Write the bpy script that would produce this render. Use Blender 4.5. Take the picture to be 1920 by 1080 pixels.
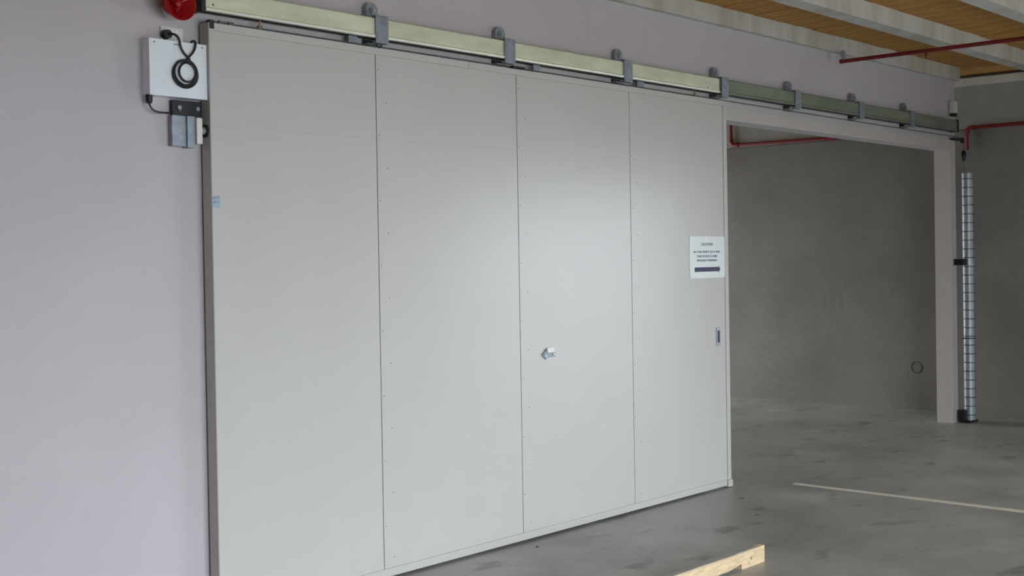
import bpy, bmesh, math, random
from mathutils import Vector, Matrix

# ------------------------------------------------------------------ scene reset
for o in list(bpy.data.objects):
    bpy.data.objects.remove(o, do_unlink=True)
S = bpy.context.scene
C = S.collection
random.seed(7)
PI = math.pi

# ------------------------------------------------------------------ camera
# x runs along the partition wall, y = 0 is the face of the sliding door, z up (metres)
yaw, pitch, roll = 0.87796, -0.013866, -0.015495
cam_d = bpy.data.cameras.new('camera')
cam = bpy.data.objects.new('camera', cam_d)
C.objects.link(cam)
fw = Vector((math.sin(yaw) * math.cos(pitch), math.cos(yaw) * math.cos(pitch), math.sin(pitch)))
rt = Vector((math.cos(yaw), -math.sin(yaw), 0))
up = rt.cross(fw)
cr, sr = math.cos(roll), math.sin(roll)
r2 = cr * rt + sr * up
u2 = -sr * rt + cr * up
m = Matrix((r2, u2, -fw)).transposed().to_4x4()
m.translation = Vector((-3.59666, -5.796, 1.92955))
cam.matrix_world = m
cam_d.sensor_width = 36.0
cam_d.lens = 2310.565 / 1920 * 36.0
cam_d.shift_x = -(1149.294 - 960) / 1920
cam_d.shift_y = (512.663 - 540) / 1920
cam_d.clip_start = 0.05
cam_d.clip_end = 500
S.camera = cam

# ------------------------------------------------------------------ world and light
w = bpy.data.worlds.new('overcast_sky')
S.world = w
w.use_nodes = True
bg = w.node_tree.nodes['Background']
bg.inputs[0].default_value = (0.845, 0.92, 1.0, 1)
bg.inputs[1].default_value = 4.0


def portal(name, loc, rot, sx, sy):
    """daylight portal in a doorway: guides the sky's light, gives off none itself"""
    l = bpy.data.lights.new(name, 'AREA')
    l.shape = 'RECTANGLE'
    l.size, l.size_y = sx, sy
    l.cycles.is_portal = True
    o = bpy.data.objects.new(name, l)
    C.objects.link(o)
    o.location = loc
    o.rotation_euler = rot
    return o


YF, XL, XE, YR = -9.6, -9.0, 10.32, 8.0      # front wall, left wall, end wall, rear bay wall
YN, XN = -7.3, 3.6                             # nearer length of the front wall, where it steps back
FO = (-2.5, 2.9, 3.1)                          # doorway in the front wall: x0, x1, top
EO = (-9.2, -4.7, 2.95)                        # doorway in the end wall: y0, y1, top
RO = (5.4, 10.1, 3.3)                           # doorway of the rear bay: x0, x1, top
portal('daylight_front', ((FO[0] + FO[1]) / 2, YN - .1, FO[2] / 2), (PI / 2, 0, 0), FO[1] - FO[0], FO[2])
portal('daylight_end', (XE + .1, (EO[0] + EO[1]) / 2, EO[2] / 2), (PI / 2, 0, PI / 2), EO[1] - EO[0], EO[2])
portal('daylight_rear', ((RO[0] + RO[1]) / 2, YR + .1, RO[2] / 2), (PI / 2, 0, PI), RO[1] - RO[0], RO[2])

S.view_settings.view_transform = 'Standard'
S.view_settings.look = 'None'
S.view_settings.gamma = 1.0
S.view_settings.use_curve_mapping = False
S.view_settings.exposure = 1.40


# ------------------------------------------------------------------ materials
def mat(name, col, rough=.6, metal=0., var=0., scale=3., stretch=(1, 1, 1), col2=None, bump=0., bscale=60.,
        spec=.5, detail=6., lo=.35, hi=.65):
    mt = bpy.data.materials.new(name)
    mt.use_nodes = True
    nt = mt.node_tree
    bs = nt.nodes['Principled BSDF']
    bs.inputs['Roughness'].default_value = rough
    bs.inputs['Metallic'].default_value = metal
    bs.inputs['Specular IOR Level'].default_value = spec
    c = (*col, 1)
    bs.inputs['Base Color'].default_value = c
    tc = nt.nodes.new('ShaderNodeTexCoord')
    if var or col2:
        mp = nt.nodes.new('ShaderNodeMapping')
        mp.inputs['Scale'].default_value = stretch
        nz = nt.nodes.new('ShaderNodeTexNoise')
        nz.inputs['Scale'].default_value = scale
        nz.inputs['Detail'].default_value = detail
        nz.inputs['Roughness'].default_value = .62
        rp = nt.nodes.new('ShaderNodeValToRGB')
        rp.color_ramp.elements[0].position = lo
        rp.color_ramp.elements[1].position = hi
        c2 = col2 if col2 else tuple(v * (1 - var) for v in col)
        rp.color_ramp.elements[0].color = (*c2, 1)
        rp.color_ramp.elements[1].color = c
        nt.links.new(tc.outputs['Object'], mp.inputs[0])
        nt.links.new(mp.outputs[0], nz.inputs['Vector'])
        nt.links.new(nz.outputs['Fac'], rp.inputs[0])
        nt.links.new(rp.outputs[0], bs.inputs['Base Color'])
        mt['ramp'] = rp.name
    if bump:
        nb = nt.nodes.new('ShaderNodeTexNoise')
        nb.inputs['Scale'].default_value = bscale
        nb.inputs['Detail'].default_value = 4
        b = nt.nodes.new('ShaderNodeBump')
        b.inputs['Strength'].default_value = bump
        b.inputs['Distance'].default_value = .01
        nt.links.new(tc.outputs['Object'], nb.inputs['Vector'])
        nt.links.new(nb.outputs['Fac'], b.inputs['Height'])
        nt.links.new(b.outputs[0], bs.inputs['Normal'])
    return mt


M = {}
M['wall'] = mat('painted_wall', (.575, .53, .555), .75, var=.05, scale=1.2, bump=.08, bscale=180, spec=.3)
M['trim'] = mat('painted_trim', (.55, .505, .47), .6, var=.06, scale=4, spec=.4)
M['door'] = mat('door_sheet', (.58, .565, .54), .25, var=.03, scale=2., spec=.32, bump=.02, bscale=25)
M['dooredge'] = mat('door_core', (.40, .37, .37), .6)
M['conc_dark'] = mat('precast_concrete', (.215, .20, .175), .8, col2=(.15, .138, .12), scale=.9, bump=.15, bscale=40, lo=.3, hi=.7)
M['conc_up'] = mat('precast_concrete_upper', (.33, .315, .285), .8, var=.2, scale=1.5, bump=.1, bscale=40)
M['conc_in'] = mat('unpainted_panel', (.17, .165, .15), .85, var=.2, scale=1.5)
M['beam'] = mat('beam_concrete', (.58, .565, .525), .85, col2=(.45, .42, .36), scale=4., stretch=(1.3, 1, .22), bump=.15,
                bscale=30, lo=.30, hi=.56)
M['timber_deck'] = mat('timber_infill', (.64, .33, .08), .7, col2=(.29, .14, .03), scale=9., stretch=(2.6, .35, 1),
                       bump=.1, bscale=50, lo=.34, hi=.66)
M['floor'] = mat('concrete_floor', (.43, .437, .41), .42, col2=(.25, .257, .24), scale=.9, bump=.04, bscale=14, lo=.28, hi=.68)
M['line'] = mat('line_paint', (.82, .78, .66), .6, var=.2, scale=30)
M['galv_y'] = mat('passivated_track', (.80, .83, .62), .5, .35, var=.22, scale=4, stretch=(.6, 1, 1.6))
M['band'] = mat('seam_band', (.10, .12, .12), .5, .5)
M['lip'] = mat('lip_highlight', (.93, .95, .80), .35, .25)  # pale colour paints the highlight along the rolled lip
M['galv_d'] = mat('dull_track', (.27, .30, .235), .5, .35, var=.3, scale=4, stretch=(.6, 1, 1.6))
M['galv'] = mat('galvanised_steel', (.36, .40, .45), .5, .6, var=.3, scale=24)
M['galv_l'] = mat('galvanised_tube', (.50, .55, .58), .48, .6, var=.2, scale=9)
M['black'] = mat('black_plastic', (.012, .012, .016), .5)
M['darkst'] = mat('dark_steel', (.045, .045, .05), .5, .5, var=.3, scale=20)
M['cable'] = mat('steel_cable', (.14, .13, .12), .5, .5)
M['brass'] = mat('zinc_bolt', (.32, .25, .15), .4, .7)
M['white'] = mat('white_enamel', (.82, .87, .93), .4, spec=.4)
M['whitepl'] = mat('white_plastic', (.74, .74, .70), .5)
M['signw'] = mat('sign_face', (.76, .80, .80), .3)
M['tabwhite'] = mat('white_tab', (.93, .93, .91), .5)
M['ink'] = mat('sign_ink', (.055, .06, .12), .6)
M['red'] = mat('red_plastic', (.42, .008, .012), .42, var=.15, scale=12)
M['redpipe'] = mat('red_pipe_paint', (.21, .010, .014), .4, var=.2, scale=10)
M['tag'] = mat('blue_label', (.42, .52, .62), .5, col2=(.20, .30, .42), scale=60, stretch=(.3, 1, 2.2), lo=.45, hi=.55)
M['pine'] = mat('weathered_pine', (.78, .60, .38), .8, col2=(.56, .41, .24), scale=9, stretch=(1, 4, 5), bump=.2, bscale=60)
M['pine_top'] = mat('grey_weathered_wood', (.46, .45, .40), .85, col2=(.26, .24, .20), scale=14, stretch=(.6, 3, 3), lo=.3, hi=.55)
M['yard'] = mat('yard_concrete', (.48, .47, .44), .9, var=.1, scale=.4)


def floor_stains(mt):
    nt = mt.node_tree
    rp = nt.nodes[mt['ramp']]
    bs = nt.nodes['Principled BSDF']
    tc = [n for n in nt.nodes if n.type == 'TEX_COORD'][0]
    prev = rp.outputs[0]
    for sc, st, lo, hi, col, off in ((2.4, (1, 1.6, 1), .60, .70, (.13, .12, .10), 3.1), (6.5, (.8, 2.2, 1), .68, .76, (.07, .06, .05), 9.4),
                                     (1.5, (1, 1, 1), .57, .72, (.50, .50, .47), 17.2)):
        mp = nt.nodes.new('ShaderNodeMapping')
        mp.inputs['Scale'].default_value = st
        mp.inputs['Location'].default_value = (off, off * .7, 0)
        mp.inputs['Rotation'].default_value = (0, 0, .5)
        nz = nt.nodes.new('ShaderNodeTexNoise')
        nz.inputs['Scale'].default_value = sc
        nz.inputs['Detail'].default_value = 5
        r = nt.nodes.new('ShaderNodeMapRange')
        r.inputs[1].default_value = lo
        r.inputs[2].default_value = hi
        r.inputs[4].default_value = .62
        mx = nt.nodes.new('ShaderNodeMix')
        mx.data_type = 'RGBA'
        mx.inputs[7].default_value = (*col, 1)
        nt.links.new(tc.outputs['Object'], mp.inputs[0])
        nt.links.new(mp.outputs[0], nz.inputs['Vector'])
        nt.links.new(nz.outputs['Fac'], r.inputs[0])
        nt.links.new(r.outputs[0], mx.inputs[0])
        nt.links.new(prev, mx.inputs[6])
        prev = mx.outputs[2]
    nt.links.new(prev, bs.inputs['Base Color'])


def trowel_rings(mt, centre):
    """faint power-trowel arcs in the face of the precast panel"""
    nt = mt.node_tree
    rp = nt.nodes[mt['ramp']]
    bs = nt.nodes['Principled BSDF']
    tc = [n for n in nt.nodes if n.type == 'TEX_COORD'][0]
    mp = nt.nodes.new('ShaderNodeMapping')
    mp.inputs['Location'].default_value = tuple(-c for c in centre)
    wv = nt.nodes.new('ShaderNodeTexWave')
    wv.wave_type = 'RINGS'
    wv.rings_direction = 'X'
    wv.inputs['Scale'].default_value = 2.6
    wv.inputs['Distortion'].default_value = 5
    wv.inputs['Detail'].default_value = 3
    wv.inputs['Detail Scale'].default_value = 1.4
    r = nt.nodes.new('ShaderNodeMapRange')
    r.inputs[3].default_value = 1.0
    r.inputs[4].default_value = 1.09
    mx = nt.nodes.new('ShaderNodeMix')
    mx.data_type = 'RGBA'
    mx.blend_type = 'MULTIPLY'
    mx.inputs[0].default_value = 1
    nt.links.new(tc.outputs['Object'], mp.inputs[0])
    nt.links.new(mp.outputs[0], wv.inputs['Vector'])
    nz = nt.nodes.new('ShaderNodeTexNoise')
    nz.inputs['Scale'].default_value = .7
    nz.inputs['Detail'].default_value = 2
    mk = nt.nodes.new('ShaderNodeMapRange')
    mk.inputs[1].default_value = .48
    mk.inputs[2].default_value = .66
    ml = nt.nodes.new('ShaderNodeMath')
    ml.operation = 'MULTIPLY'
    nt.links.new(mp.outputs[0], nz.inputs['Vector'])
    nt.links.new(nz.outputs['Fac'], mk.inputs[0])
    nt.links.new(wv.outputs['Fac'], ml.inputs[0])
    nt.links.new(mk.outputs[0], ml.inputs[1])
    nt.links.new(ml.outputs[0], r.inputs[0])
    nt.links.new(rp.outputs[0], mx.inputs[6])
    nt.links.new(r.outputs[0], mx.inputs[7])
    nt.links.new(mx.outputs[2], bs.inputs['Base Color'])


floor_stains(M['floor'])
trowel_rings(M['conc_dark'], (XE, 2.6, 1.35))


# ------------------------------------------------------------------ mesh helpers
def box(bm, a, b, bev=0.):
    """axis-aligned box between corners a and b"""
    r = bmesh.ops.create_cube(bm, size=1)
    vs = r['verts']
    for v in vs:
        v.co = Vector(((a[0] + b[0]) / 2 + v.co.x * (b[0] - a[0]), (a[1] + b[1]) / 2 + v.co.y * (b[1] - a[1]),
                       (a[2] + b[2]) / 2 + v.co.z * (b[2] - a[2])))
    if bev:
        es = list({e for v in vs for e in v.link_edges})
        bmesh.ops.bevel(bm, geom=es, offset=bev, segments=2, profile=.7, affect='EDGES')
    return bm


def cyl(bm, p, q, r, n=20, r2_=None):
    p, q = Vector(p), Vector(q)
    d = q - p
    g = bmesh.ops.create_cone(bm, cap_ends=True, segments=n, radius1=r, radius2=r if r2_ is None else r2_, depth=d.length)
    mx = Matrix.Translation((p + q) / 2) @ d.to_track_quat('Z', 'Y').to_matrix().to_4x4()
    bmesh.ops.transform(bm, matrix=mx, verts=g['verts'])
    return bm


def tube(bm, pts, r, n=10, cap=True):
    pts = [Vector(p) for p in pts]
    rings = []
    prev = None
    for i, p in enumerate(pts):
        d = (pts[min(i + 1, len(pts) - 1)] - pts[max(i - 1, 0)]).normalized()
        if prev is None:
            a = d.orthogonal().normalized()
        else:
            a = (prev - d * prev.dot(d)).normalized()
        prev = a
        b = d.cross(a)
        rings.append([bm.verts.new(p + (a * math.cos(t) + b * math.sin(t)) * r) for t in [2 * PI * k / n for k in range(n)]])
    for A, B in zip(rings, rings[1:]):
        for k in range(n):
            bm.faces.new((A[k], A[(k + 1) % n], B[(k + 1) % n], B[k]))
    if cap:
        bm.faces.new(rings[0][::-1])
        bm.faces.new(rings[-1])
    return bm


def lathe(bm, prof, n=32, mx=None):
    """profile of (radius, height) round z, closed at zero radius"""
    rings = []
    for r, z in prof:
        if r < 1e-6:
            rings.append([bm.verts.new((0, 0, z))])
        else:
            rings.append([bm.verts.new((r * math.cos(2 * PI * k / n), r * math.sin(2 * PI * k / n), z)) for k in range(n)])
    for A, B in zip(rings, rings[1:]):
        for k in range(n):
            k2 = (k + 1) % n
            if len(A) == 1 and len(B) == 1:
                continue
            if len(A) == 1:
                bm.faces.new((A[0], B[k], B[k2]))
            elif len(B) == 1:
                bm.faces.new((A[k], B[0], A[k2]))
            else:
                bm.faces.new((A[k], B[k], B[k2], A[k2]))
    if mx is not None:
        bmesh.ops.transform(bm, matrix=mx, verts=[v for g in rings for v in g])
    return bm


def prism(bm, outline, y0, y1):
    """outline of (x, z) extruded from y0 to y1"""
    A = [bm.verts.new((x, y0, z)) for x, z in outline]
    B = [bm.verts.new((x, y1, z)) for x, z in outline]
    bm.faces.new(A)
    bm.faces.new(B[::-1])
    n = len(A)
    for k in range(n):
        bm.faces.new((A[k], B[k], B[(k + 1) % n], A[(k + 1) % n]))
    return bm


def obj(name, bm, material, parent=None, smooth=False, kind=None, label=None):
    bmesh.ops.recalc_face_normals(bm, faces=bm.faces[:])
    me = bpy.data.meshes.new(name)
    bm.to_mesh(me)
    bm.free()
    me.materials.append(material if not isinstance(material, str) else M[material])
    if smooth:
        for p in me.polygons:
            p.use_smooth = True
        me.set_sharp_from_angle(angle=math.radians(40))
    o = bpy.data.objects.new(name, me)
    C.objects.link(o)
    if parent:
        o.parent = parent
        o.matrix_parent_inverse = Matrix.Translation(-parent.location)
    if kind:
        o['kind'] = kind
    if label:
        o['label'] = label
    return o


def B_(a, b, bev=0.):
    return box(bmesh.new(), a, b, bev)


def thing(name, label, cat, loc=(0, 0, 0), group=None):
    o = bpy.data.objects.new(name, None)
    C.objects.link(o)
    o.location = loc
    o.empty_display_size = .1
    o['label'] = label
    o['category'] = cat
    if group:
        o['group'] = group
    return o


def tag(o, label, cat, group=None):
    o['label'] = label
    o['category'] = cat
    if group:
        o['group'] = group
    return o


def struct(name, bm, material, parent=None, label=None):
    return obj(name, bm, material, parent, kind=None if parent else 'structure', label=label)


# ------------------------------------------------------------------ setting
W0, W1 = .10, .275              # partition wall: face towards us, far face
OX0, OX1, OZ = 0.9, 9.44, 3.06   # the opening that the sliding door closes (x) and its head
XW = 9.575                      # free end of the partition wall
BZ, DZ = 3.84, 3.99             # underside of the beams, underside of the timber deck

struct('floor', B_((XL, YF, -.15), (XE, YR, 0)), 'floor')

bm = bmesh.new()
box(bm, (XL, W0, 0), (OX0 + 3.7, W1, BZ))
box(bm, (OX0 + 3.7, W0, OZ), (OX1, W1, BZ))
box(bm, (OX1, W0, 0), (XW, W1, BZ))
wall_back = struct('wall_back', bm, 'wall')
# painted steel lining of the door opening
t = struct('trim_1', B_((4.6, W0 - .018, OZ), (OX1, W0, 3.172)), 'trim', label='painted steel head flashing over the doorway')
t['kind'] = 'structure'
t = struct('trim_2', B_((OX1 - .012, W0 - .012, 0), (OX1, W1 + .012, OZ)), 'trim', label='painted steel jamb lining at the end of the wall')

# end wall: dark precast lower panels, lighter panels above, doorway further along
bm = bmesh.new()
JZ = 3.36
for y0, y1 in ((YF, EO[0]), (EO[1], YR)):
    box(bm, (XE, y0, 0), (XE + .2, y1, JZ))
box(bm, (XE, EO[0], EO[2]), (XE + .2, EO[1], JZ))
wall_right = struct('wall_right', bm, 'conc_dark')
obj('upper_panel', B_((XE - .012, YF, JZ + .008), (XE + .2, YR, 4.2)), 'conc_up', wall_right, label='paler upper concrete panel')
obj('ledge', B_((XE - .11, YF + .02, 3.87), (XE - .012, W0 + .9, 3.955), .006), 'beam', wall_right)
obj('core_hole', tube(bmesh.new(), [(XE - .001, .965 + .068 * math.cos(a), .517 + .068 * math.sin(a)) for a in
                                    [2 * PI * k / 28 for k in range(29)]], .006, 6), 'cable', wall_right,
    label='faint round core mark')

bm = bmesh.new()
box(bm, (XL, YN - .2, 0), (FO[0], YN, 4.2))
box(bm, (FO[1], YN - .2, 0), (XN, YN, 4.2))
box(bm, (FO[0], YN - .2, FO[2]), (FO[1], YN, 4.2))
box(bm, (XN - .2, YF, 0), (XN, YN - .2, 4.2))
box(bm, (XN - .2, YF - .2, 0), (XE + .2, YF, 4.2))
struct('wall_front', bm, 'conc_in')
struct('wall_left', B_((XL - .2, YF, 0), (XL, YR, 4.2)), 'conc_in')
bm = bmesh.new()
box(bm, (XL, YR, 0), (RO[0], YR + .2, 4.2))
box(bm, (RO[1], YR, 0), (XE + .2, YR + .2, 4.2))
box(bm, (RO[0], YR, RO[2]), (RO[1], YR + .2, 4.2))
struct('wall_rear', bm, 'conc_in')
struct('ground', B_((-60, -70, -.3), (80, 70, -.16)), 'yard')

# ceiling: precast beams with timber boards laid between them
ceiling = struct('ceiling', B_((XL, YF - .2, DZ + .04), (XE, YR, DZ + .14)), 'timber_deck')
beams = [(.045, W1 + .02, XW + .03)]
yb = -.775
while yb > YF + .2:
    beams.append((yb - .175, yb, XE))
    yb -= 1.05
yb = 1.2
while yb < YR:
    beams.append((yb, yb + .175, XE))
    yb += 1.05
for y0, y1, x1 in beams:
    obj('beam', B_((XL, y0, BZ), (x1, y1, DZ + .05), .008), 'beam', ceiling, label='pale precast concrete beam')
# boards in the bays one can see, a plain soffit elsewhere
bays = [(-.775, .045), (-1.825, -.95), (-2.875, -2.0)]
bw = .24
for y0, y1 in bays:
    me = None
    x = 3.0
    while x < XE - .02:
        x1 = min(x + bw, XE)
        dz = random.uniform(-.003, .003)
        if me is None:
            b = obj('board', B_((0, y0 - .02, 0), (bw - .006, y1 + .02, .04)), 'timber_deck', ceiling)
            me = b.data
        else:
            b = bpy.data.objects.new('board', me)
            C.objects.link(b)
            b.parent = ceiling
        b.location = (x, 0, DZ + dz)
        if x + bw > XE:
            b.scale.x = (XE - x) / bw
        x += bw
bm = bmesh.new()
box(bm, (XL, YF, DZ), (3.0, YR, DZ + .04))
box(bm, (3.0, YF, DZ), (XE, -2.875, DZ + .04))
box(bm, (3.0, .05, DZ), (XE, YR, DZ + .04))
obj('soffit', bm, 'timber_deck', ceiling)

# ------------------------------------------------------------------ sliding fire door
DT, DL, DR = 3.2, .076, 4.884
door = thing('sliding_fire_door', 'large beige four-panel sliding fire door hung from the steel track', 'door', (2.4, .04, 0))
obj('core', B_((DL, .012, .02), (DR - .01, .082, DT)), 'door', door)
JO = 2.655
xs = [DL, 1.191, 2.396, 3.605, 4.83]
for x0, x1 in zip(xs, xs[1:]):
    g0 = 0 if x0 == DL else .0032
    g1 = .0032
    pn = obj('panel', B_((x0 + g0, 0, .068), (x1 - g1, .0125, JO - .0002)), 'door', door)
    obj('upper_sheet', B_((x0 + g0, 0, JO + .0002), (x1 - g1, .0125, 3.157)), 'door', pn)
obj('seam_backing', B_((1.1, .0122, .07), (4.845, .0135, 3.155)), 'dooredge', door)
obj('bottom_rail', B_((DL, -.0025, .018), (4.82, .0125, .0668), .001), 'door', door)
obj('top_rail', B_((DL, -.0005, 3.1582), (1.955, .0125, DT), .0005), 'door', door)
obj('top_rail', B_((1.958, -.0005, 3.1582), (DR - .012, .0125, DT), .0005), 'door', door)
obj('edge_trim', B_((4.8335, -.003, .062), (DR, .084, 3.157), .0015), 'door', door, label='folded steel edge trim')
obj('corner_block', B_((4.826, -.012, .006), (DR + .008, .086, .0605), .002), 'door', door)
obj('back_edge_channel', B_((DL - .003, .002, .02), (DL + .03, .083, DT - .002)), 'trim', door)
rv = None
for sx in xs[1:4]:
    for k in range(16):
        x, z = sx + (.078 if k % 2 == 0 else .02), .13 + k * .196
        if rv is None:
            rv = obj('rivet', cyl(bmesh.new(), (0, .001, 0), (0, -.0012, 0), .0036, 8), 'cable', door)
            rv.matrix_parent_inverse = Matrix.Translation((-2.4, -.04, 0))
            r = rv
        else:
            r = bpy.data.objects.new('rivet', rv.data)
            C.objects.link(r)
            r.parent = door
            r.matrix_parent_inverse = Matrix.Translation((-2.4, -.04, 0))
        r.location = (x, 0, z)
# recessed pull handle
h = obj('flush_handle', B_((4.692, -.006, 1.18), (4.752, .002, 1.334), .004), 'galv', door, label='recessed steel pull handle with dark finger slot')
obj('finger_slot', B_((4.708, -.0075, 1.21), (4.738, -.004, 1.306), .002), 'black', h)
# striker bracket
bm = bmesh.new()
prism(bm, [(2.628, 1.235), (2.736, 1.239), (2.736, 1.272), (2.628, 1.266)], -.008, .001)
k = obj('catch_bracket', bm, 'galv', door, label='small bent zinc catch bracket')
bm = bmesh.new()
prism(bm, [(2.601, 1.259), (2.640, 1.292), (2.645, 1.287), (2.613, 1.258), (2.644, 1.231), (2.637, 1.226)], -.014, .001)
obj('bent_arm', bm, 'galv', k)
for x, z in ((2.632, 1.25), (2.716, 1.255)):
    obj('bolt', cyl(bmesh.new(), (x, -.006, z), (x, -.014, z), .009, 6), 'whitepl', k)
obj('white_tab', B_((2.644, -.02, 1.272), (2.712, -.014, 1.304)), 'tabwhite', k)
obj('maker_label', B_((DL + .002, -.0015, 2.22), (.122, .001, 2.283)), 'tag', door, label='small blue printed label')
# armature plate that the magnet holds
obj('armature_plate', cyl(bmesh.new(), (DL - .002, .045, 2.628), (DL - .014, .045, 2.628), .033, 24), 'black', door, smooth=True)

# cable fixing at the door's rear corner
bm = B_((DL + .002, -.002, 3.168), (DL + .03, .03, 3.215))
obj('cable_post', bm, 'darkst', door)
# hangers between door and track
for x0, x1 in ((1.02, 1.085), (2.60, 2.67), (3.745, 3.83)):
    obj('hanger', B_((x0, .03, DT - .002), (x1, .05, 3.30), .002), 'galv', door)
for x in (.41, 4.49):
    hb = obj('hanger_bolt', cyl(bmesh.new(), (x, .03, DT), (x, .03, 3.29), .007, 10), 'brass', door)
    obj('nut', cyl(bmesh.new(), (x, .03, 3.202), (x, .03, 3.228), .016, 6), 'brass', hb)
obj('stop_plate', B_((2.372, .0, 3.206), (2.487, .05, 3.222), .002), 'darkst', door)
hk = bmesh.new()
tube(hk, [(1.238, .02, 3.245), (1.222, .02, 3.235), (1.222, .02, 3.215), (1.238, .02, 3.205), (1.256, .02, 3.215), (1.256, .02, 3.24)], .006, 8)
obj('cable_eye', hk, 'darkst', door)

# turnbuckle and closing cable
cab = obj('closing_cable', tube(bmesh.new(), [(.10, .02, 3.208), (.5, .022, 3.211), (2.4, .026, 3.212), (4.86, .03, 3.210), (9.60, .03, 3.2),
                                              (9.63, .03, 3.19), (9.64, .03, 3.17), (9.64, .03, 2.72)], .0042, 8), 'cable')
tag(cab, 'thin steel closing cable running along the head to the weight tube', 'cable')
bm = bmesh.new()
for dz in (-.008, .008):
    cyl(bm, (.15, .02, 3.209 + dz), (.21, .02, 3.209 + dz), .0028, 8)
box(bm, (.145, .012, 3.197), (.155, .028, 3.221))
box(bm, (.205, .012, 3.197), (.235, .028, 3.221))
obj('turnbuckle', bm, 'cable', cab)

# caution sign
sign = thing('caution_sign', 'white caution notice with black lettering and arrow on the sliding door', 'sign', (4.57, -.006, 1.74))


def rrect(x0, x1, z0, z1, r, n=5):
    pts = []
    for cx, cz, a0 in ((x1 - r, z1 - r, 0), (x0 + r, z1 - r, PI / 2), (x0 + r, z0 + r, PI), (x1 - r, z0 + r, 1.5 * PI)):
        for k in range(n + 1):
            a = a0 + PI / 2 * k / n
            pts.append((cx + r * math.cos(a), cz + r * math.sin(a)))
    return pts


obj('plate', prism(bmesh.new(), rrect(4.340, 4.828, 1.742, 2.080, .02), -.004, -.0002), 'signw', sign)


def text(body, x, z, size, width, name='lettering'):
    cu = bpy.data.curves.new(name, 'FONT')
    cu.body = body
    cu.size = size
    cu.align_x = 'CENTER'
    cu.align_y = 'CENTER'
    cu.extrude = .0003
    cu.offset = .0006
    to = bpy.data.objects.new(name, cu)
    C.objects.link(to)
    dg = bpy.context.evaluated_depsgraph_get()
    me = bpy.data.meshes.new_from_object(to.evaluated_get(dg))
    bpy.data.objects.remove(to, do_unlink=True)
    xs_ = [v.co.x for v in me.vertices]
    k = width / (max(xs_) - min(xs_))
    for v in me.vertices:
        v.co = Vector((x + v.co.x * k, -.0046 - v.co.z, z + v.co.y))
    me.materials.clear()
    me.materials.append(M['ink'])
    o = bpy.data.objects.new(name, me)
    C.objects.link(o)
    o.parent = sign
    o.matrix_parent_inverse = Matrix.Translation(-sign.location)
    return o


text('CAUTION', 4.577, 2.014, .030, .165)
text('IN THE EVENT OF A FIRE', 4.578, 1.953, .022, .365)
text('THIS DOOR CLOSES', 4.578, 1.918, .022, .285)
text('WITHOUT WARNING', 4.578, 1.884, .022, .285)
bm = bmesh.new()
prism(bm, [(4.405, 1.794), (4.735, 1.794), (4.735, 1.783), (4.763, 1.812), (4.735, 1.842), (4.735, 1.830), (4.405, 1.830)], -.0048, -.004)
obj('arrow', bm, 'ink', sign, label='dark arrow pointing along the door')
bm = bmesh.new()  # plain white wedge at the top edge of the sign
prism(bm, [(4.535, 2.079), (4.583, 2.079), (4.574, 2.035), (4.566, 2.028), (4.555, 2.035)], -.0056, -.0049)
obj('white_wedge', bm, 'tabwhite', sign, label='white wedge at the top')

# ------------------------------------------------------------------ track
RY0, RY1, RZ0, RZ1 = -.02, .075, 3.254, 3.376
track = thing('door_track', 'long zinc-plated steel door track fixed along the wall above the opening', 'track', (4.7, .03, RZ0))
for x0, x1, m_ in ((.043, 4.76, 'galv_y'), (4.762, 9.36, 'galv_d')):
    bm = bmesh.new()
    o0, o1 = .012, .028
    # C-section: face, top, back, two rolled lips with a slot between them
    P = [(RY0, RZ0 + .02), (RY0, RZ1 - .008), (RY0 + .008, RZ1), (RY1 - .008, RZ1), (RY1, RZ1 - .008), (RY1, RZ0 + .008), (RY1 - .008, RZ0),
         (RY1 - .011, RZ0), (RY1 - .011, RZ0 + .005), (RY1 - .01, RZ0 + .005), (RY1 - .006, RZ0 + .012), (RY1 - .006, RZ1 - .01), (RY0 + .008, RZ1 - .007),
         (RY0 + .007, RZ0 + .02), (RY0 + .012, RZ0 + .008), (RY0 + .014, RZ0 + .005), (RY0 + .014, RZ0), (RY0 + .010, RZ0 + .001), (RY0 + .002, RZ0 + .009)]
    A = [bm.verts.new((x0, y, z)) for y, z in P]
    Bv = [bm.verts.new((x1, y, z)) for y, z in P]
    n = len(P)
    for i in range(n):
        bm.faces.new((A[i], A[(i + 1) % n], Bv[(i + 1) % n], Bv[i]))
    bm.faces.new(A)
    bm.faces.new(Bv[::-1])
    bmesh.ops.triangulate(bm, faces=[f for f in bm.faces if len(f.verts) > 4])
    obj('rail', bm, m_, track)
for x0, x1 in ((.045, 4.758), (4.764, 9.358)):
    obj('rolled_lip', tube(bmesh.new(), [(x0, RY0 + .001, RZ0 + .010), (x1, RY0 + .001, RZ0 + .010)], .0105, 12), 'lip' if x0 < 1 else 'galv_d', track, True, label='rolled lower lip, left length coloured as a highlight')
    obj('shade_bar', B_((x0, RY0 + .013, RZ0 + .001), (x1, RY1 - .010, RZ0 + .02)), 'darkst', track, label='dark bar standing for the shade inside the track')  # dark bar added in the slot in place of its shade
obj('end_stop', B_((.018, RY0 - .008, RZ0 - .006), (.043, RY1, RZ1 + .01), .003), 'darkst', track)
obj('end_stop', B_((9.36, RY0 - .006, RZ0 - .004), (9.40, RY1, RZ1 + .008), .003), 'darkst', track)
for x, z in ((.09, 3.29), (4.60, 3.285)):
    obj('fixing_screw', cyl(bmesh.new(), (x, RY0 + .004, z), (x, RY0 - .002, z), .006, 8), 'cable', track)
bxs = [1.222, 2.312, 3.565, 4.832, 5.985, 7.165, 8.255]
proto = None


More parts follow.
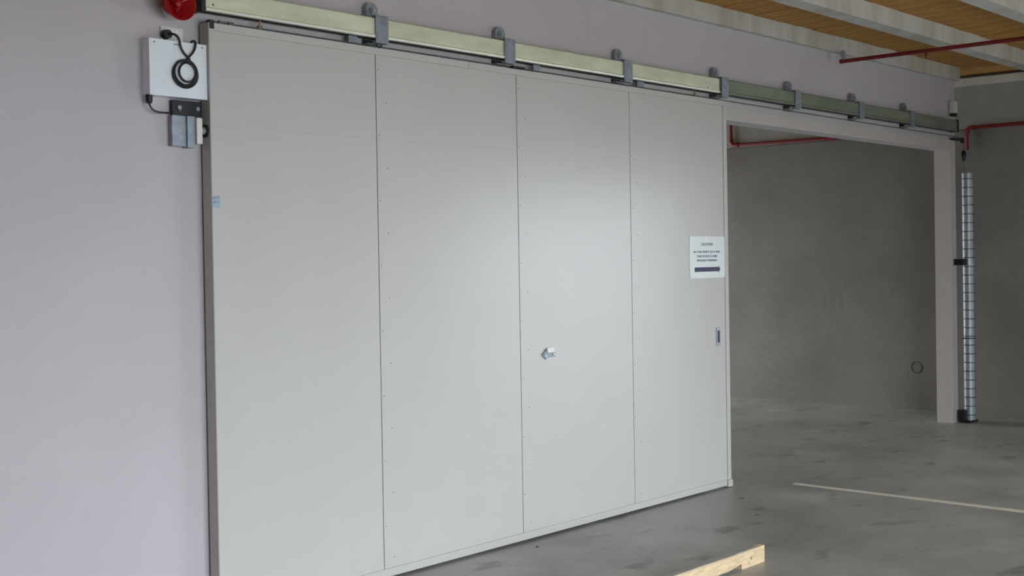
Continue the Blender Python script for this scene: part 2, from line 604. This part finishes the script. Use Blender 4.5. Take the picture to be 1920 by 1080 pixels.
def bracket(x):
    """wall bracket: strap round the track, ear bolted to the wall above it"""
    hw = .048
    bm = bmesh.new()
    box(bm, (x - hw, RY0 - .014, RZ0 - .03), (x + hw, RY0 - .002, RZ1 + .012), .003)
    box(bm, (x - hw, RY0 - .012, RZ1 + .004), (x + hw, W0 - .002, RZ1 + .014), .002)
    box(bm, (x - hw, RY0 - .012, RZ0 - .030), (x + hw, RY0 + .03, RZ0 - .020), .002)
    box(bm, (x - hw, RY1 - .03, RZ0 - .030), (x + hw, W0 - .002, RZ0 - .020), .002)
    st = obj('bracket', bm, 'galv', track, label='grey steel track bracket')
    bm = bmesh.new()
    out = [(x - .045, RZ1 + .006), (x + .045, RZ1 + .006), (x + .045, RZ1 + .06)]
    out += [(x + .045 * math.cos(a), RZ1 + .06 + .045 * math.sin(a)) for a in [PI * k / 10 for k in range(1, 10)]] + [(x - .045, RZ1 + .06)]
    prism(bm, out, .06, .098)
    obj('ear', bm, 'galv', st)
    bm = bmesh.new()
    cyl(bm, (x, .06, RZ1 + .055), (x, .048, RZ1 + .055), .02, 6)
    cyl(bm, (x, .05, RZ1 + .055), (x, .035, RZ1 + .055), .010, 10)
    obj('bolt', bm, 'galv_l', st)
    bm = bmesh.new()
    box(bm, (x - hw, W0 - .012, RZ0 - .04), (x + hw, W0 - .001, RZ0 + .02), .002)
    obj('lower_foot', bm, 'darkst', st)


for x in bxs:
    bracket(x)

# ------------------------------------------------------------------ wall equipment beside the door
# siren
sir = thing('fire_siren', 'round red fire alarm siren on the wall beside the track end', 'siren', (-.10, W0, 3.25))
cx, cz = -.112, 3.268
MB = Matrix.Translation((cx + .03, W0, cz - .012)) @ Matrix.Rotation(PI / 2, 4, 'X')
MY = Matrix.Translation((cx, W0, cz)) @ Matrix.Rotation(PI / 2, 4, 'X')      # local z -> -y
obj('mounting_base', lathe(bmesh.new(), [(0, .001), (.055, .001), (.056, .03), (.05, .04), (0, .04)], 28, MB), 'whitepl', sir, True)
obj('horn', lathe(bmesh.new(), [(0, .04), (.045, .04), (.05, .07), (.068, .105), (.087, .135), (.0905, .142), (.088, .148), (.080, .142), (.058, .112),
                                (.040, .085), (.034, .08), (0, .08)], 40, MY), 'red', sir, True)
obj('driver', lathe(bmesh.new(), [(0, .08), (.018, .08), (.022, .10), (.018, .122), (.008, .13), (0, .131)], 24, MY), 'red', sir, True)
for a in (.5, 2.6, 4.7):
    p0 = MY @ Vector((.02 * math.cos(a), .02 * math.sin(a), .10))
    p1 = MY @ Vector((.06 * math.cos(a), .06 * math.sin(a), .115))
    obj('spoke', tube(bmesh.new(), [p0, p1], .005, 6), 'red', sir)

# power outlet
out = thing('power_outlet', 'white double power outlet on the wall above the control box', 'outlet', (-.09, W0, 3.11))
obj('faceplate', B_((-.15, W0 - .012, 3.068), (-.022, W0, 3.162), .003), 'whitepl', out)
for x in (-.112, -.06):
    obj('switch', B_((x - .008, W0 - .0155, 3.135), (x + .008, W0 - .011, 3.152), .0015), 'white', out)
sl = bmesh.new()
for dx, dz, rot in ((-.008, .006, .5), (.008, .006, -.5), (0, -.008, 0)):
    box(sl, (-.06 + dx - .0012, W0 - .0126, 3.112 + dz - .005), (-.06 + dx + .0012, W0 - .011, 3.112 + dz + .005))
obj('socket_slots', sl, 'black', out)

# control box
cb = thing('control_box', 'white metal door-release control box under the power outlet', 'control box', (-.09, W0, 2.79))
FY = .02
obj('case', B_((-.255, FY + .004, 2.792), (.070, W0, 3.078), .004), 'white', cb)
lid = obj('lid', B_((-.257, FY, 2.79), (.072, FY + .007, 3.08), .003), 'white', cb)
for x in (-.228, .045):
    obj('lid_screw', cyl(bmesh.new(), (x, FY, 3.062), (x, FY - .002, 3.062), .004, 10), 'cable', lid)
obj('printed_mark', B_((-.118, FY - .0006, 3.060), (-.075, FY + .001, 3.064)), 'ink', lid)
g = obj('cable_gland', cyl(bmesh.new(), (-.243, .055, 2.794), (-.243, .055, 2.757), .017, 12), 'black', cb, smooth=True)
obj('gland_nut', cyl(bmesh.new(), (-.243, .055, 2.770), (-.243, .055, 2.748), .013, 6), 'black', g)

# power cord: plug, coil on the box face, tail into the top of the box
cord = thing('extension_lead', 'black power lead plugged into the outlet and coiled on the white box', 'cord', (-.12, .06, 3.1))
obj('plug', cyl(bmesh.new(), (-.128, W0 - .012, 3.118), (-.128, W0 - .048, 3.118), .026, 20, .023), 'black', cord, True)
pts = [(-.128, W0 - .046, 3.118), (-.118, .035, 3.118), (-.103, .018, 3.108), (-.093, .009, 3.085), (-.085, .009, 3.050), (-.066, .009, 3.020), (-.037, .009, 2.995)]
ccx, ccz = -.062, 2.912


def smoothpath(P, n=6):
    P = [Vector(p) for p in P]
    R = []
    for i in range(len(P) - 1):
        a, b, c, d = P[max(i - 1, 0)], P[i], P[i + 1], P[min(i + 2, len(P) - 1)]
        for k in range(n):
            t = k / n
            R.append(.5 * ((2 * b) + (-a + c) * t + (2 * a - 5 * b + 4 * c - d) * t * t + (-a + 3 * b - 3 * c + d) * t ** 3))
    R.append(P[-1])
    return R


coil = []
N = 54
for k in range(N + 1):
    a = PI / 2 - .35 - 2 * PI * 3 * k / N
    turn = k / N * 3
    rr = .072 - .0045 * turn
    ox, oz = (.0, 0) if turn < 1 else ((.001, .008) if turn < 2 else (.012, .010))
    rr = rr if turn < 2 else .050
    f = min(1, turn % 1 * 4)
    coil.append((ccx + ox + rr * math.cos(a), .010 - .0022 * turn, ccz + oz + rr * math.sin(a)))
tail = [(-.050, .006, 2.990), (-.020, .006, 3.025), (-.004, .007, 3.055), (.001, .012, 3.084), (.001, .035, 3.095), (.0, .06, 3.084)]
obj('lead', tube(bmesh.new(), smoothpath(pts + coil + tail, 3), .0058, 8), 'black', cord, True)

# magnet lead from the gland to the black plate
tag(obj('magnet_lead', tube(bmesh.new(), smoothpath([(-.243, .055, 2.752), (-.238, .052, 2.733), (-.222, .05, 2.716), (-.195, .05, 2.708), (-.140, .07, 2.710), (-.102, .08, 2.714)]),
                            .0048, 8), 'black', smooth=True), 'short black lead from the box gland to the magnet bracket', 'cord')
# hold-open magnet
mg = thing('door_magnet', 'galvanised door holder with electromagnet below the white control box', 'magnet', (-.06, W0, 2.53))
obj('base_plate', B_((-.104, .066, 2.702), (.060, W0, 2.782), .002), 'black', mg, label='black mounting plate')
for x in (.038, -.068):
    obj('plate_bolt', cyl(bmesh.new(), (x, .067, 2.743), (x, .058, 2.743), .011, 14), 'galv', mg)
obj('terminal_strip', B_((-.072, .060, 2.722), (-.060, .067, 2.732)), 'cable', mg)
obj('bracket_box', B_((-.114, .058, 2.540), (-.034, W0, 2.7015), .003), 'galv', mg, label='galvanised steel bracket')
obj('bracket_flange', B_((-.034, .044, 2.534), (.010, W0 - .004, 2.700), .002), 'galv', mg)
obj('magnet_body', B_((.011, .028, 2.556), (.044, .09, 2.692), .003), 'whitepl', mg)
bm = bmesh.new()
lathe(bm, [(0, 0), (.012, 0), (.014, .006), (.02, .012), (.02, .018), (0, .0185)], 20, Matrix.Translation((.044, .045, 2.628)) @ Matrix.Rotation(PI / 2, 4, 'Y'))
obj('magnet_pole', bm, 'galv_l', mg, True)

# ------------------------------------------------------------------ far end: counterweight tube
wt = thing('counterweight_tube', 'tall ribbed galvanised counterweight tube at the end of the wall', 'tube', (9.68, .0, 0))
TX, TY, TR = 9.675, .0, .064
prof = [(0, .0), (TR, .0)]
prof += [(TR, 2.785), (TR - .004, 2.785), (TR - .004, 2.70), (0, 2.70)]
obj('tube_body', lathe(bmesh.new(), prof, 28, Matrix.Translation((TX, TY, .02))), 'galv_l', wt, True)
bd = None
for k in range(28):
    if bd is None:
        bd = obj('band', lathe(bmesh.new(), [(TR + .0005, -.005), (TR + .0025, -.003), (TR + .0025, .003), (TR + .0005, .005)], 24), 'band', wt, True)
        b_ = bd
    else:
        b_ = bpy.data.objects.new('band', bd.data)
        C.objects.link(b_)
        b_.parent = wt
    b_.matrix_parent_inverse = Matrix.Translation(-wt.location)
    b_.location = (TX, TY, .08 + k * .0985)
obj('foot', B_((TX - .14, TY - .06, 0), (TX + .075, TY + .075, .022), .003), 'darkst', wt)
obj('foot_clamp', B_((TX - .145, TY + .01, .02), (TX - .05, TY + .085, .14), .006), 'darkst', wt)
obj('wall_clamp', B_((TX - .175, TY - .01, 1.77), (TX - .04, W0 + .0, 1.84), .004), 'darkst', wt)
bm = tube(bmesh.new(), [(TX + (TR + .004) * math.cos(a), TY + (TR + .004) * math.sin(a), .945) for a in [2 * PI * k / 24 for k in range(25)]], .006, 6)
box(bm, (TX - .14, TY + .02, .937), (TX - .05, TY + .03, .953))
obj('strap', bm, 'cable', wt)
# head gear: pulley and weight hook
hp = thing('cable_pulley', 'small black cable pulley on the wall above the counterweight tube', 'pulley', (9.6, .05, 3.16))
obj('pulley_bracket', B_((9.42, .035, 3.17), (9.60, W0, 3.19), .002), 'darkst', hp)
obj('sheave', lathe(bmesh.new(), [(0, -.012), (.034, -.012), (.026, 0), (.034, .012), (0, .012)], 24,
                    Matrix.Translation((9.606, .03, 3.172)) @ Matrix.Rotation(PI / 2, 4, 'X')), 'darkst', hp, True)
ho = thing('weight_hook', 'black shackle hanging on the cable over the counterweight tube', 'shackle', (9.64, .03, 2.98))
obj('shackle_body', lathe(bmesh.new(), [(0, 3.06), (.012, 3.06), (.028, 3.04), (.028, 2.99), (.014, 2.94), (0, 2.94)], 16, Matrix.Translation((9.64, .03, 0))), 'darkst', ho, True)
obj('shackle_pin', cyl(bmesh.new(), (9.605, .03, 3.02), (9.675, .03, 3.02), .008, 8), 'darkst', ho)

# emergency lamp at the wall end
el = thing('bulkhead_lamp', 'small white bulkhead lamp near the end of the wall above the track', 'lamp', (9.45, W0, 3.53))
obj('back_plate', B_((9.385, W0 - .02, 3.44), (9.50, W0, 3.605), .003), 'dooredge', el)
obj('lens', B_((9.395, W0 - .075, 3.465), (9.49, W0 - .018, 3.60), .018), 'whitepl', el, True)
obj('base', B_((9.40, W0 - .07, 3.43), (9.485, W0 - .018, 3.466), .004), 'darkst', el)

# ------------------------------------------------------------------ sprinkler pipes
def arc(c, r, a0, a1, ex, ey, n=6):
    c, ex, ey = Vector(c), Vector(ex), Vector(ey)
    return [c + ex * (r * math.cos(a0 + (a1 - a0) * k / n)) + ey * (r * math.sin(a0 + (a1 - a0) * k / n)) for k in range(n + 1)]


PX, PZ = 6.83, 3.745
sp = thing('sprinkler_pipe', 'red sprinkler pipe slung under the concrete beams', 'pipe', (PX, -3, PZ))
obj('pipe_run', tube(bmesh.new(), [(PX, .0, PZ), (PX, YF + .6, PZ)], .0185, 14), 'redpipe', sp, True)
obj('end_cap', cyl(bmesh.new(), (PX, .012, PZ), (PX, -.02, PZ), .0215, 14), 'redpipe', sp, True)
obj('hanger_clip', B_((PX - .012, -.035, PZ + .012), (PX + .03, .0, BZ + .004), .002), 'galv_l', sp, label='pale hanger clip')
obj('sprinkler_head', lathe(bmesh.new(), [(0, 0), (.014, 0), (.012, -.03), (.006, -.035), (.006, -.055), (.016, -.058), (.016, -.061), (0, -.061)], 12,
                            Matrix.Translation((PX, -.86, PZ - .012))), 'redpipe', sp, True)

ep = thing('wall_pipe', 'red pipe running along the dark end wall and turning down', 'pipe', (XE - .05, -2, 3.375))
px = XE - .055
obj('pipe_run', tube(bmesh.new(), [(px, EO[1] + .2, 3.378)] + [(px, .20, 3.378)] + [tuple(v) for v in arc((px, .20, 3.318), .06, PI / 2, 0, (0, 1, 0), (0, 0, 1))] + [(px, .26, 3.12)],
                     .02, 12), 'redpipe', ep, True)
obj('elbow', tube(bmesh.new(), [(px, .17, 3.378), (px, .20, 3.378)] + [tuple(v) for v in arc((px, .20, 3.318), .06, PI / 2, 0, (0, 1, 0), (0, 0, 1))] + [(px, .26, 3.29)], .027, 12), 'redpipe', ep, True)
for y in (-.9, -2.4):
    obj('pipe_clip', B_((px - .024, y, 3.352), (XE - .002, y + .03, 3.404), .002), 'galv', ep)

rp = thing('rear_bay_pipe', 'red pipe with elbow on the concrete wall beyond the doorway', 'pipe', (px, 2.5, 3.38))
obj('pipe_run', tube(bmesh.new(), [(px, 3.60, 3.83)] + [(px, 3.60, 3.46)] + [tuple(v) for v in arc((px, 3.54, 3.46), .06, 0, -PI / 2, (0, 1, 0), (0, 0, 1))] + [(px, 2.4, 3.392), (px, 1.15, 3.38)],
                     .022, 12), 'redpipe', rp, True)
obj('elbow', tube(bmesh.new(), [(px, 3.60, 3.50), (px, 3.60, 3.46)] + [tuple(v) for v in arc((px, 3.54, 3.46), .06, 0, -PI / 2, (0, 1, 0), (0, 0, 1))] + [(px, 3.48, 3.40)], .032, 12), 'redpipe', rp, True)
obj('coupling', tube(bmesh.new(), [(px, 2.16, 3.389), (px, 2.02, 3.388)], .033, 12), 'redpipe', rp, True)
obj('clip', B_((px - .02, 1.3, 3.35), (XE - .013, 1.33, 3.404)), 'galv', rp)

# ------------------------------------------------------------------ floor things
bm = bmesh.new()
A = [(5.255, -.357), (5.325, -.352), (5.355, -4.6), (5.25, -4.6)]
f0 = [bm.verts.new((x, y, .0012)) for x, y in A]
f1 = [bm.verts.new((x, y, -.001)) for x, y in A]
bm.faces.new(f0)
for i in range(4):
    bm.faces.new((f0[i], f1[i], f1[(i + 1) % 4], f0[(i + 1) % 4]))
ln = obj('floor_line', bm, 'line')
tag(ln, 'cream painted line on the concrete floor by the doorway', 'floor marking')

# timber offcut with a notch cut in its underside
off = thing('timber_offcut', 'rough pine timber offcut lying on the concrete floor before the door', 'timber', (2.0, -1.54, 0))
H = .104
y0, y1 = -1.582, -1.536
bm = bmesh.new()
prism(bm, [(1.35, .018), (2.52, .018), (2.60, .026), (2.668, .036), (2.672, .0), (2.925, .0), (2.927, H), (2.76, H), (2.745, H - .004), (2.40, H - .002), (1.35, H)], y0, y1)
obj('beam_body', bm, 'pine', off)
bm = bmesh.new()
prism(bm, [(1.36, .0), (1.50, .0), (1.50, .0178), (1.36, .0178)], y0 + .004, y1 - .004)
obj('packer', bm, 'pine', off)
obj('weathered_top', B_((1.352, y0 + .003, H - .003), (2.86, y1 - .002, H + .002), .001), 'pine_top', off, label='grey weathered top face')
for x, z, r in ((2.775, .05, .009), (2.748, .028, .005)):
    obj('knot', cyl(bmesh.new(), (x, y0 + .002, z), (x, y0 - .0008, z), r, 12), 'brass', off)
# dead leaves and chips on the floor
for i, (x, y, r, mt) in enumerate(((4.05, -.80, .022, 'brass'), (2.36, -.16, .010, 'black'), (4.52, -.35, .02, 'cable'), (2.20, -1.42, .02, 'cable'), (1.55, -.33, .02, 'pine_top'))):
    bm = bmesh.new()
    n = 9
    vs = [bm.verts.new((x + r * (1.6 if k % 3 else 1.1) * math.cos(2 * PI * k / n), y + r * .6 * random.uniform(.6, 1.2) * math.sin(2 * PI * k / n), .002 + random.uniform(0, .004))) for k in range(n)]
    c = bm.verts.new((x, y, .006))
    for k in range(n):
        bm.faces.new((vs[k], vs[(k + 1) % n], c))
    d = bmesh.ops.extrude_face_region(bm, geom=bm.faces[:])
    bmesh.ops.translate(bm, verts=[v for v in d['geom'] if isinstance(v, bmesh.types.BMVert)], vec=(0, 0, -.0018))
    lab = ('reddish brown leaf scrap on the floor before the door', 'tiny black pebble on the floor by the door foot', 'dark flake on the floor near the door corner block',
           'dark chip on the floor beside the timber offcut', 'grey wood splinter on the floor along the door foot')[i]
    nm = ('leaf_scrap', 'pebble', 'rubber_flake', 'stone_chip', 'wood_splinter')[i]
    tag(obj(nm, bm, mt), lab, nm.replace('_', ' '), 'scraps on the floor')
